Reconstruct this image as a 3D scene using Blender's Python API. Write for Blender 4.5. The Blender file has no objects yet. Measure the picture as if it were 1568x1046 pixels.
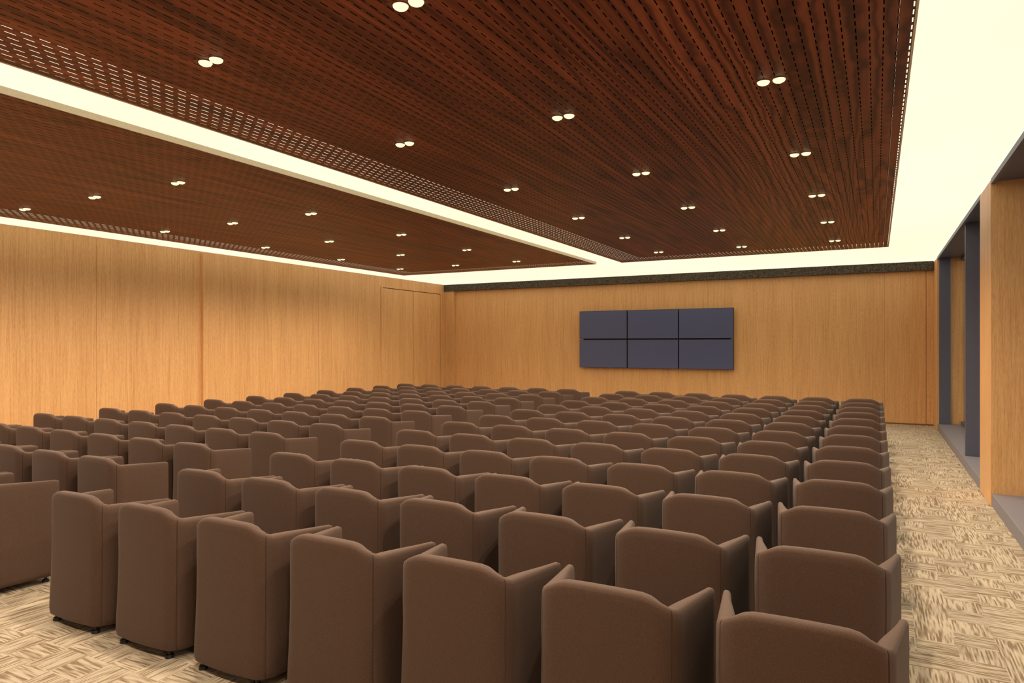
import bpy, bmesh, math
from math import sin, cos, pi, radians
from mathutils import Vector

scene = bpy.context.scene
col = scene.collection
try:
    scene.view_settings.view_transform = 'Standard'
    scene.view_settings.look = 'None'
    scene.view_settings.exposure = 0
except Exception as e:
    print(e)

# ------------------------------------------------------------ dimensions
CEIL = 3.45; PZ = 3.38
XL, XR = -11.17, 1.06
YB, YF = 16.8, -5.0
XG = 1.5

# ------------------------------------------------------------ node helpers
class NT:
    def __init__(s, name):
        s.m = bpy.data.materials.new(name); s.m.use_nodes = True
        s.t = s.m.node_tree; s.t.nodes.clear()
        s.out = s.t.nodes.new('ShaderNodeOutputMaterial')
    def n(s, typ, **kw):
        nd = s.t.nodes.new(typ)
        for k, v in kw.items():
            if k.startswith('i_'):
                nd.inputs[k[2:].replace('_', ' ')].default_value = v
            else:
                setattr(nd, k, v)
        return nd
    def l(s, a, b): s.t.links.new(a, b)
    def math(s, op, a, b=None, c=None):
        nd = s.t.nodes.new('ShaderNodeMath'); nd.operation = op
        for i, v in enumerate((a, b, c)):
            if v is None: continue
            if isinstance(v, (int, float)): nd.inputs[i].default_value = v
            else: s.l(v, nd.inputs[i])
        return nd.outputs[0]
    def coords(s, scale=(1, 1, 1), loc=(0, 0, 0)):
        tc = s.n('ShaderNodeTexCoord'); mp = s.n('ShaderNodeMapping')
        mp.inputs['Scale'].default_value = scale; mp.inputs['Location'].default_value = loc
        s.l(tc.outputs['Object'], mp.inputs['Vector']); return mp.outputs[0]
    def noise(s, vec, scale=1, detail=4, rough=.5, dist=0):
        nd = s.n('ShaderNodeTexNoise')
        nd.inputs['Scale'].default_value = scale; nd.inputs['Detail'].default_value = detail
        nd.inputs['Roughness'].default_value = rough; nd.inputs['Distortion'].default_value = dist
        s.l(vec, nd.inputs['Vector']); return nd.outputs['Fac']
    def ramp(s, fac, stops):
        nd = s.n('ShaderNodeValToRGB'); cr = nd.color_ramp
        while len(cr.elements) < len(stops): cr.elements.new(.5)
        for e, (p, c) in zip(cr.elements, stops):
            e.position = p; e.color = (c[0], c[1], c[2], 1)
        s.l(fac, nd.inputs[0]); return nd.outputs[0]
    def mix(s, fac, a, b, mode='MIX'):
        nd = s.n('ShaderNodeMix', data_type='RGBA', blend_type=mode)
        if isinstance(fac, (int, float)): nd.inputs[0].default_value = fac
        else: s.l(fac, nd.inputs[0])
        for sock, v in ((nd.inputs[6], a), (nd.inputs[7], b)):
            if isinstance(v, tuple): sock.default_value = (*v[:3], 1)
            else: s.l(v, sock)
        return nd.outputs[2]
    def pbr(s, color, rough=.5, metal=0, spec=.5, bump=None, bstr=.2, bdist=.002, **kw):
        p = s.n('ShaderNodeBsdfPrincipled')
        if isinstance(color, tuple): p.inputs['Base Color'].default_value = (*color[:3], 1)
        else: s.l(color, p.inputs['Base Color'])
        p.inputs['Roughness'].default_value = rough; p.inputs['Metallic'].default_value = metal
        p.inputs['Specular IOR Level'].default_value = spec
        for k, v in kw.items(): p.inputs[k.replace('_', ' ')].default_value = v
        if bump is not None:
            b = s.n('ShaderNodeBump'); b.inputs['Strength'].default_value = bstr
            b.inputs['Distance'].default_value = bdist
            s.l(bump, b.inputs['Height']); s.l(b.outputs[0], p.inputs['Normal'])
        return p.outputs[0]
    def done(s, sh): s.l(sh, s.out.inputs[0]); return s.m

def simple(name, c, rough=.5, metal=0, spec=.5):
    t = NT(name)
    nz = t.noise(t.coords((60, 60, 60)), 1, 2)
    cc = t.ramp(nz, [(.3, tuple(v*.94 for v in c)), (.7, tuple(v*1.06 for v in c))])
    return t.done(t.pbr(cc, rough, metal, spec))

def m_wallwood():
    t = NT('oak_veneer')
    fine = t.noise(t.coords((45, 45, 1.3)), 1, 6, .6, .3)
    big = t.noise(t.coords((3.5, 3.5, .12)), 1, 3, .5)
    fleck = t.noise(t.coords((160, 160, 14)), 1, 2, .5)
    a = t.ramp(fine, [(.25, (.60, .31, .12)), (.5, (.745, .42, .18)), (.75, (.81, .485, .225))])
    b = t.ramp(big, [(.3, (.9, .88, .86)), (.7, (1, 1, 1))])
    c = t.ramp(fleck, [(.3, (.84, .81, .77)), (.6, (1, 1, 1))])
    x = t.mix(1, a, b, 'MULTIPLY'); x = t.mix(1, x, c, 'MULTIPLY')
    return t.done(t.pbr(x, .42, 0, .35, fine, .08, .001))
OAK = m_wallwood()

def m_panel():
    t = NT('perforated_walnut')
    tc = t.n('ShaderNodeTexCoord'); sp = t.n('ShaderNodeSeparateXYZ')
    t.l(tc.outputs['Object'], sp.inputs[0])
    X, Y = sp.outputs[0], sp.outputs[1]
    # cathedral figure: contour bands of a noise stretched along the boards,
    # rippled where the veneer is curly
    fig = t.noise(t.coords((1.5, .10, 1)), 1, 2, .45, .3)
    rip = t.noise(t.coords((2.2, 4.6, 1), (4, 1, 0)), 1, 2, .5)
    curly = t.n('ShaderNodeMapRange'); curly.interpolation_type = 'SMOOTHSTEP'
    t.l(X, curly.inputs[0]); curly.inputs[1].default_value = -1.6; curly.inputs[2].default_value = -.8
    curly.inputs[3].default_value = 0; curly.inputs[4].default_value = 1
    C = curly.outputs[0]
    amp = t.math('MULTIPLY_ADD', C, .040, .008)
    fig = t.math('ADD', fig, t.math('MULTIPLY', rip, amp))
    # steady drift across the board keeps the contour lines running lengthwise
    fig = t.math('MULTIPLY_ADD', X, .42, fig)
    bands = t.math('FRACT', t.math('MULTIPLY', fig, 20))
    tri = t.math('ABSOLUTE', t.math('SUBTRACT', bands, .5))
    fine = t.noise(t.coords((60, 1.2, 1)), 1, 5, .6)
    big = t.noise(t.coords((6, .12, 1), (2, 3, 0)), 1, 3)
    a = t.ramp(tri, [(.0, (.12, .022, .009)), (.20, (.27, .060, .023)), (.5, (.36, .090, .036))])
    a2 = t.ramp(tri, [(.0, (.10, .018, .007)), (.12, (.18, .036, .014)), (.30, (.35, .090, .037)), (.5, (.41, .112, .048))])
    a = t.mix(C, a, a2)
    b = t.ramp(fine, [(.36, (.45, .40, .38)), (.60, (1, 1, 1))])
    c = t.ramp(big, [(.38, (.60, .56, .54)), (.60, (1.0, 1.0, 1.0))])
    bf = t.math('MULTIPLY_ADD', C, -.5, 1.0)
    x = t.mix(bf, a, b, 'MULTIPLY'); x = t.mix(1, x, c, 'MULTIPLY')
    sh = t.pbr(x, .45, 0, .4, fine, .08, .001)
    # slots, elongated along Y, staggered
    gx = t.math('DIVIDE', X, .066); row = t.math('FLOOR', gx); fx = t.math('FRACT', gx)
    gy = t.math('DIVIDE', Y, .094)
    gy = t.math('ADD', gy, t.math('MULTIPLY', row, .5)); fy = t.math('FRACT', gy)
    mx = t.math('LESS_THAN', t.math('ABSOLUTE', t.math('SUBTRACT', fx, .5)), .05)
    my = t.math('LESS_THAN', t.math('ABSOLUTE', t.math('SUBTRACT', fy, .5)), .30)
    hole = t.math('MULTIPLY', mx, my)
    tr = t.n('ShaderNodeBsdfTransparent'); ms = t.n('ShaderNodeMixShader')
    t.l(hole, ms.inputs[0]); t.l(sh, ms.inputs[1]); t.l(tr.outputs[0], ms.inputs[2])
    return t.done(ms.outputs[0])
WALNUT = m_panel()

def m_glow():
    t = NT('luminous_ceiling')
    e = t.n('ShaderNodeEmission')
    nz = t.noise(t.coords((.4, .4, .4)), 1, 1)
    c = t.ramp(nz, [(.3, (1, .885, .63)), (.7, (1, .905, .70))])
    t.l(c, e.inputs[0]); e.inputs[1].default_value = 1.13
    return t.done(e.outputs[0])
GLOW = m_glow()

def m_carpet():
    t = NT('carpet_tiles')
    tc = t.n('ShaderNodeTexCoord'); sp = t.n('ShaderNodeSeparateXYZ')
    t.l(tc.outputs['Object'], sp.inputs[0])
    T = .20
    cx = t.math('FLOOR', t.math('DIVIDE', sp.outputs[0], T)); cy = t.math('FLOOR', t.math('DIVIDE', sp.outputs[1], T))
    par = t.math('FLOORED_MODULO', t.math('ADD', cx, cy), 2)
    cb = t.n('ShaderNodeCombineXYZ'); t.l(cx, cb.inputs[0]); t.l(cy, cb.inputs[1])
    wn = t.n('ShaderNodeTexWhiteNoise'); t.l(cb.outputs[0], wn.inputs['Vector'])
    par = t.math('GREATER_THAN', t.math('ADD', t.math('MULTIPLY', par, .6), wn.outputs['Value']), .8)
    # parallel yarn stripes broken into dashes, along X or along Y per tile
    def stripes(u, other, seed):
        k = t.math('MULTIPLY', t.math('FLOOR', t.math('DIVIDE', u, .0083)), 17.37)
        c2 = t.n('ShaderNodeCombineXYZ'); t.l(k, c2.inputs[0]); t.l(t.math('MULTIPLY', other, 6.0), c2.inputs[1]); c2.inputs[2].default_value = seed
        return t.noise(c2.outputs[0], 1.0, 1, .5)
    a = stripes(sp.outputs[0], sp.outputs[1], .3)
    b = stripes(sp.outputs[1], sp.outputs[0], 7.7)
    nd = t.n('ShaderNodeMix', data_type='FLOAT'); t.l(par, nd.inputs[0]); t.l(a, nd.inputs[2]); t.l(b, nd.inputs[3])
    st = nd.outputs[0]
    c = t.ramp(st, [(.36, (.26, .19, .125)), (.46, (.42, .335, .235)), (.58, (.60, .51, .39))])
    yarn = t.noise(t.coords((300, 300, 1)), 1, 2)
    m = t.ramp(yarn, [(.35, (.82, .81, .79)), (.65, (1, 1, 1))])
    x = t.mix(1, c, m, 'MULTIPLY')
    return t.done(t.pbr(x, .95, 0, .1, st, .3, .003))
CARPET = m_carpet()

def m_fabric():
    t = NT('brown_upholstery')
    w = t.noise(t.coords((300, 300, 300)), 1, 3, .6)
    c = t.ramp(w, [(.3, (.062, .034, .022)), (.7, (.104, .058, .039))])
    return t.done(t.pbr(c, .75, 0, .25, w, .35, .0015, Sheen_Weight=.08, Sheen_Roughness=.5))
FABRIC = m_fabric()
BLACK = simple('black_plastic', (.012, .012, .012), .5)
GLOW_BLOCK = simple('added_black_glow_block', (.006, .004, .003), .9, 0, .1)  # for the added plates that keep ceiling glow out of inner slots
RIM = simple('cream_panel_edge', (.70, .60, .42), .5)
GROOVE = simple('shadow_groove', (.20, .10, .04), .8, 0, .2)
def m_granular():
    t = NT('granular_dark_band')
    n = t.noise(t.coords((45, 45, 45)), 1, 3, .7)
    return t.done(t.pbr(t.ramp(n, [(.4, (.035, .028, .02)), (.62, (.12, .10, .075))]), .9, 0, .2, n, .5, .01))
BAND = m_granular()
ALU = simple('dark_anodised_aluminium', (.095, .10, .145), .45, .1)
ALUTOP = simple('grey_sill_metal', (.20, .19, .22), .5)
SCREEN = simple('screen_off', (.080, .097, .205), .35)
def m_glass():
    t = NT('window_glass')
    tr = t.n('ShaderNodeBsdfTransparent'); tr.inputs[0].default_value = (.93, .95, .94, 1)
    g = t.n('ShaderNodeBsdfGlossy'); g.inputs['Roughness'].default_value = .01
    f = t.n('ShaderNodeFresnel'); f.inputs[0].default_value = 1.5
    ms = t.n('ShaderNodeMixShader'); t.l(f.outputs[0], ms.inputs[0]); t.l(tr.outputs[0], ms.inputs[1]); t.l(g.outputs[0], ms.inputs[2])
    return t.done(ms.outputs[0])
GLASS = m_glass()
def m_lamp():
    t = NT('downlight_lamp'); e = t.n('ShaderNodeEmission')
    e.inputs[0].default_value = (1, .82, .50, 1); e.inputs[1].default_value = 1.4
    return t.done(e.outputs[0])
LAMP = m_lamp()
PAVE = simple('outdoor_paving', (.32, .29, .25), .9)

# ------------------------------------------------------------ mesh helpers
def finish(name, bm, mats, loc=(0, 0, 0), smooth=False, parent=None):
    me = bpy.data.meshes.new(name); bm.to_mesh(me); bm.free()
    for m in mats: me.materials.append(m)
    if smooth:
        for p in me.polygons: p.use_smooth = True
        try: me.set_sharp_from_angle(angle=radians(42))
        except Exception as e: print(e)
    o = bpy.data.objects.new(name, me); o.location = loc; col.objects.link(o)
    if parent: o.parent = parent
    return o

def box(bm, x0, x1, y0, y1, z0, z1, mi=0, bevel=0, seg=2):
    vs = [bm.verts.new((x, y, z)) for z in (z0, z1) for x, y in ((x0, y0), (x1, y0), (x1, y1), (x0, y1))]
    fs = []
    for idx in ((3, 2, 1, 0), (4, 5, 6, 7), (0, 1, 5, 4), (1, 2, 6, 5), (2, 3, 7, 6), (3, 0, 4, 7)):
        f = bm.faces.new([vs[i] for i in idx]); f.material_index = mi; fs.append(f)
    if bevel:
        es = list({e for f in fs for e in f.edges})
        r = bmesh.ops.bevel(bm, geom=es, offset=bevel, segments=seg, profile=.5, affect='EDGES')
        for f in r['faces']: f.material_index = mi

def cyl(bm, x, y, z0, z1, r0, r1, mi=0, n=16, cap=True):
    a = [bm.verts.new((x+r0*cos(2*pi*i/n), y+r0*sin(2*pi*i/n), z0)) for i in range(n)]
    b = [bm.verts.new((x+r1*cos(2*pi*i/n), y+r1*sin(2*pi*i/n), z1)) for i in range(n)]
    for i in range(n):
        j = (i+1) % n
        bm.faces.new((a[i], a[j], b[j], b[i])).material_index = mi
    if cap:
        bm.faces.new(a[::-1]).material_index = mi; bm.faces.new(b).material_index = mi

# ------------------------------------------------------------ room shell
bm = bmesh.new(); box(bm, XL-.2, XG+.15, YF-.2, YB+.2, -.15, 0); finish('floor', bm, [CARPET])
bm = bmesh.new(); box(bm, XL-.2, XR, YF-.2, YB+.2, CEIL, CEIL+.1); finish('ceiling', bm, [GLOW])
bm = bmesh.new(); box(bm, XL-.2, XG+.15, YF-.2, YF, 0, CEIL); finish('wall_front', bm, [OAK])

# back wall with panel joints + corner pilaster
bm = bmesh.new()
box(bm, XL-.2, XG+.3, YB, YB+.2, 0, CEIL)
for x in (-9.3, -7.4, -5.5, -3.6, -1.7, .15):
    box(bm, x-.0015, x+.0015, YB-.001, YB+.01, .03, CEIL-.19, 1)
box(bm, .917, .925, YB-.002, YB+.01, 0.03, CEIL-.19, 1)
box(bm, XL, XL+.33, YB-.09, YB+.05, 0, CEIL-.19, 0, .002, 1)
finish('wall_back', bm, [OAK, GROOVE])
bm = bmesh.new(); box(bm, XL, XR-.01, YB-.12, YB-.001, CEIL-.19, CEIL-.002, 0); finish('air_slot_shade_1', bm, [BAND])  # raised box for a recessed air slot, its shade put into the dark colour
bm = bmesh.new(); box(bm, XL+.34, XR-.01, YB-.012, YB-.001, .0, .03, 0); finish('baseboard_back', bm, [GROOVE])

# left wall
bm = bmesh.new()
box(bm, XL-.2, XL, YF-.2, YB+.2, 0, CEIL)
box(bm, XL-.01, XL+.07, 8.54, 9.35, 0, CEIL-.02, 0, .003, 1)
for y in (-3, -1.1, .8, 2.7, 4.65, 6.6, 11.6):
    box(bm, XL-.005, XL+.001, y-.0015, y+.0015, .03, CEIL-.02, 1)
finish('wall_left', bm, [OAK, GROOVE])
bm = bmesh.new(); box(bm, XL, XL+.012, YF, 8.53, 0, .06, 0); box(bm, XL, XL+.012, 9.36, 13.8, 0, .06, 0)
finish('baseboard_left', bm, [GROOVE])
DARKGR = simple('dark_reveal', (.06, .03, .012), .9)
bm = bmesh.new()
box(bm, XL, XL+.03, 13.80, 13.845, 0, 3.21, 0); box(bm, XL, XL+.03, 16.47, 16.515, 0, 3.21, 0)
box(bm, XL, XL+.03, 13.845, 16.47, 3.17, 3.21, 0)
box(bm, XL, XL+.004, 13.845, 16.47, 0, 3.17, 1)
finish('door_frame', bm, [OAK, DARKGR])
for i, (a, b) in enumerate(((13.859, 15.147), (15.165, 16.456))):
    bm = bmesh.new(); box(bm, XL+.005, XL+.024, a, b, .008, 3.154, 0, .002, 1)
    finish('door_%d' % (i+1), bm, [OAK])

# right (window) wall
cols = [(-5.0, -4.9), (1.47, 2.32), (8.71, 9.56), (15.95, 16.8)]
bm = bmesh.new()
for a, b in cols:
    box(bm, XR, XG+.14, a, b, 0, CEIL-.012, 0, .004, 1)
finish('wall_right', bm, [OAK])
wi = 0
for (a0, a1), (b0, b1) in zip(cols[:-1], cols[1:]):
    y0, y1 = a1, b0
    wi += 1
    bm = bmesh.new()
    box(bm, XR+.01, XG+.1, y0+.002, y1-.002, 0.0, .135, 1, .004, 1)      # sill
    box(bm, XR+.04, XG+.1, y0+.002, y1-.002, CEIL-.035, CEIL-.006, 0)    # head soffit
    box(bm, XR+.002, XR+.04, y0+.002, y1-.002, CEIL-.06, CEIL-.002, 0)
    fy = 11.53 if wi == 3 else y0+(y1-y0)*.31
    box(bm, XR+.045, XG+.03, fy-.04, fy+.04, .135, CEIL-.035, 0, .003, 1)
    if wi == 3: box(bm, XR+.035, XR+.225, y1-.08, y1-.002, .135, CEIL-.035, 0, .003, 1)
    box(bm, XG-.04, XG+.04, y0+.002, y1-.002, .135, .20, 0)
    box(bm, XG-.04, XG+.04, y0+.002, y1-.002, CEIL-.1, CEIL-.035, 0)
    box(bm, XG-.005, XG+.005, y0+.002, y1-.002, .2, CEIL-.1, 2)
    finish('window_%d' % wi, bm, [ALU, ALUTOP, GLASS])
bm = bmesh.new(); box(bm, XG+.25, 40, -25, 45, -.25, -.15); finish('outdoor_ground', bm, [PAVE])

# ------------------------------------------------------------ suspended perforated panels
def panel(x0, x1, y0, y1, il, ir, ib):
    bm = bmesh.new()
    v = [bm.verts.new(p) for p in ((x0, y0, PZ), (x1, y0, PZ), (x1, y1, PZ), (x0, y1, PZ))]
    f = bm.faces.new(v[::-1]); f.material_index = 0
    box(bm, x0+il, x1-ir, y0+.3, y1-ib, PZ+.022, PZ+.035, 1)  # unseen black plate added to block ceiling glow; only edge slots stay bright
    t = .012
    for a in ((x0-t, x0, y0-t, y1+t), (x1, x1+t, y0-t, y1+t), (x0, x1, y0-t, y0), (x0, x1, y1, y1+t)):
        box(bm, *a, PZ-.004, PZ+.045, 2)
    for hx in (x0+.8, (x0+x1)/2, x1-.8):
        for hy in (y0+1, (y0+y1)/2, y1-1):
            cyl(bm, hx, hy, PZ+.035, CEIL+.001, .006, .006, 2, 8)
    finish('ceiling_panel', bm, [WALNUT, GLOW_BLOCK, RIM])
PY1 = 13.35
panel(-4.58, .173, -4.2, PY1, .50, .07, .42)
panel(-10.1, -5.155, -4.2, PY1, .45, .10, .35)

# ------------------------------------------------------------ downlights
bmd = bmesh.new()
for dx in (-.047, .047):
    N = 20
    prof = [(.044, -.001, 0), (.044, -.005, 0), (.039, -.005, 0), (.0385, -.009, 1), (.033, -.017, 1), (.022, -.023, 1), (.008, -.025, 1)]
    rg = [[bmd.verts.new((dx+r*cos(2*pi*i/N), r*sin(2*pi*i/N), z)) for i in range(N)] for r, z, _ in prof]
    for j in range(len(prof)-1):
        for i in range(N):
            k = (i+1) % N
            f = bmd.faces.new((rg[j][i], rg[j+1][i], rg[j+1][k], rg[j][k])); f.material_index = prof[j+1][2]
    bmd.faces.new(rg[-1]).material_index = 1
box(bmd, -.1, .1, -.05, .05, -.0012, .012, 0)
me = bpy.data.meshes.new('downlight'); bmd.to_mesh(me); bmd.free()
me.materials.append(simple('bronze_trim', (.20, .06, .028), .4)); me.materials.append(LAMP)
ld = bpy.data.lights.new('spot', 'SPOT'); ld.energy = 116; ld.spot_size = radians(160); ld.spot_blend = .75
ld.color = (1, .82, .61); ld.shadow_soft_size = .04
for k in range(-1, 6):
    y = 2.72+1.88*k
    for x in (-.59, -2.03, -3.47, -6.37, -7.82, -9.27):
        o = bpy.data.objects.new('downlight', me); o.location = (x, y, PZ); col.objects.link(o)
        s = bpy.data.objects.new('spot', ld); s.location = (0, 0, -.08); col.objects.link(s); s.parent = o

# ------------------------------------------------------------ video wall
bm = bmesh.new()
x0, x1, z0, z1 = -6.9, -2.97, 1.095, 2.59
box(bm, x0+.1, x1-.1, YB-.06, YB-.001, z0+.1, z1-.1, 0)
w = (x1-x0)/3; h = (z1-z0)/2
for i in range(3):
    for j in range(2):
        a, b, c, d = x0+i*w+.008, x0+(i+1)*w-.008, z0+j*h+.012, z0+(j+1)*h-.012
        box(bm, a, b, YB-.12, YB-.06, c, d, 0, .004, 1)
        box(bm, a+.008, b-.008, YB-.1225, YB-.1195, c+.008, d-.008, 1)
finish('video_wall', bm, [BLACK, SCREEN])

# ------------------------------------------------------------ chair
def sstep(a, b, x):
    t = max(0, min(1, (x-a)/(b-a))); return t*t*(3-2*t)
def build_chair():
    R = .10; cxr = .178
    def topz(s): return .808-.008*min(1, (s/.2)**2)-.052*sstep(.14, .325, s)
    pts = []  # x, y, top, seam
    for x in (0, .04, .08, .12, .15, cxr):
        pts.append([x, -.010*(1-(x/cxr)**2), topz(x), 0])
    angs = [10, 20, 30, 40, 48, 50, 52, 60, 70, 80, 90]
    for a in angs:
        A = radians(a)
        pts.append([cxr+R*sin(A), R-R*cos(A), topz(cxr+R*A), 1 if a == 50 else 0])
    zc = pts[-1][2]
    for y in (.13, .16, .21, .27, .33, .39, .42, .435):
        t = (y-R)/(.435-R)
        pts.append([.278+.044*t, y, zc-.022*t - (.006 if y > .43 else 0), 0])
    right = pts
    left = [[-p[0], p[1], p[2], p[3]] for p in right[1:]][::-1]
    P = left+right
    bm = bmesh.new()
    rings = []
    N = len(P)
    for i, (x, y, top, s) in enumerate(P):
        a = P[max(0, i-1)]; b = P[min(N-1, i+1)]
        d = Vector((b[0]-a[0], b[1]-a[1])).normalized()
        nin = Vector((-d.y, d.x))
        back = 1-sstep(.0, .25, y)
        th = .034+.034*(1-sstep(.10, .42, y))      # arms taper towards the front
        k = th/.068
        fl = .004+.010*back
        g = .004 if s else 0
        prof = [(.045, -.010+fl*.6), (.052, fl*.85-.002), (.08, fl*1.0), (.16, fl*.82), (.26, fl*.45), (.38, fl*.14), (.5, 0), (.6, .001), (top-.05, 0), (top-.020, -.001*k), (top-.007, -.006*k), (top-.001, -.016*k), (top, -.032*k), (top-.002, -.048*k), (top-.010, -.060*k), (top-.03, -.066*k), (.6, -.068*k-.012*back), (.46, -.070*k-.03*back), (.40, -.07*k), (.045, -.07*k)]
        ring = []
        for z, o in prof:
            oo = o-g if z < top-.003 and o > -.02 else o
            ring.append(bm.verts.new((x-nin.x*oo, y-nin.y*oo, z)))
        rings.append(ring)
    for i in range(N-1):
        for j in range(len(rings[0])-1):
            bm.faces.new((rings[i][j], rings[i+1][j], rings[i+1][j+1], rings[i][j+1]))
        bm.faces.new((rings[i][0], rings[i][-1], rings[i+1][-1], rings[i+1][0]))
    bm.faces.new(rings[0][::-1]); bm.faces.new(rings[-1])
    box(bm, -.24, .24, .05, .43, .05, .37, 0, .01, 2)
    box(bm, -.236, .236, .06, .50, .365, .465, 0, .03, 3)
    for fx, fy in ((-.2, .03), (.2, .03), (-.25, .38), (.25, .38)):
        cyl(bm, fx, fy, 0, .018, .024, .02, 1, 12); cyl(bm, fx, fy, .018, .052, .01, .01, 1, 10)
    bmesh.ops.recalc_face_normals(bm, faces=bm.faces)
    me = bpy.data.meshes.new('auditorium_chair'); bm.to_mesh(me); bm.free()
    me.materials.append(FABRIC); me.materials.append(BLACK)
    for p in me.polygons: p.use_smooth = True
    me.set_sharp_from_angle(angle=radians(50))
    return me
cm = build_chair()
for r in range(13):
    y = 2.37+.86*r
    for c in range(14):
        x = -.22-.675*c if c < 7 else -5.52-.675*(c-7)
        o = bpy.data.objects.new('auditorium_chair', cm)
        o.location = (x, y, 0); col.objects.link(o)

# ------------------------------------------------------------ world, camera
w = bpy.data.worlds.new('world'); scene.world = w; w.use_nodes = True
bg = w.node_tree.nodes['Background']; bg.inputs[0].default_value = (1, .91, .78, 1); bg.inputs[1].default_value = 2.2

cd = bpy.data.cameras.new('camera'); cd.lens = 24; cd.sensor_width = 36; cd.shift_y = .0032
cam = bpy.data.objects.new('camera', cd); cam.location = (0, 0, 1.7)
cam.rotation_euler = (radians(90), 0, radians(28.1)); col.objects.link(cam); scene.camera = cam
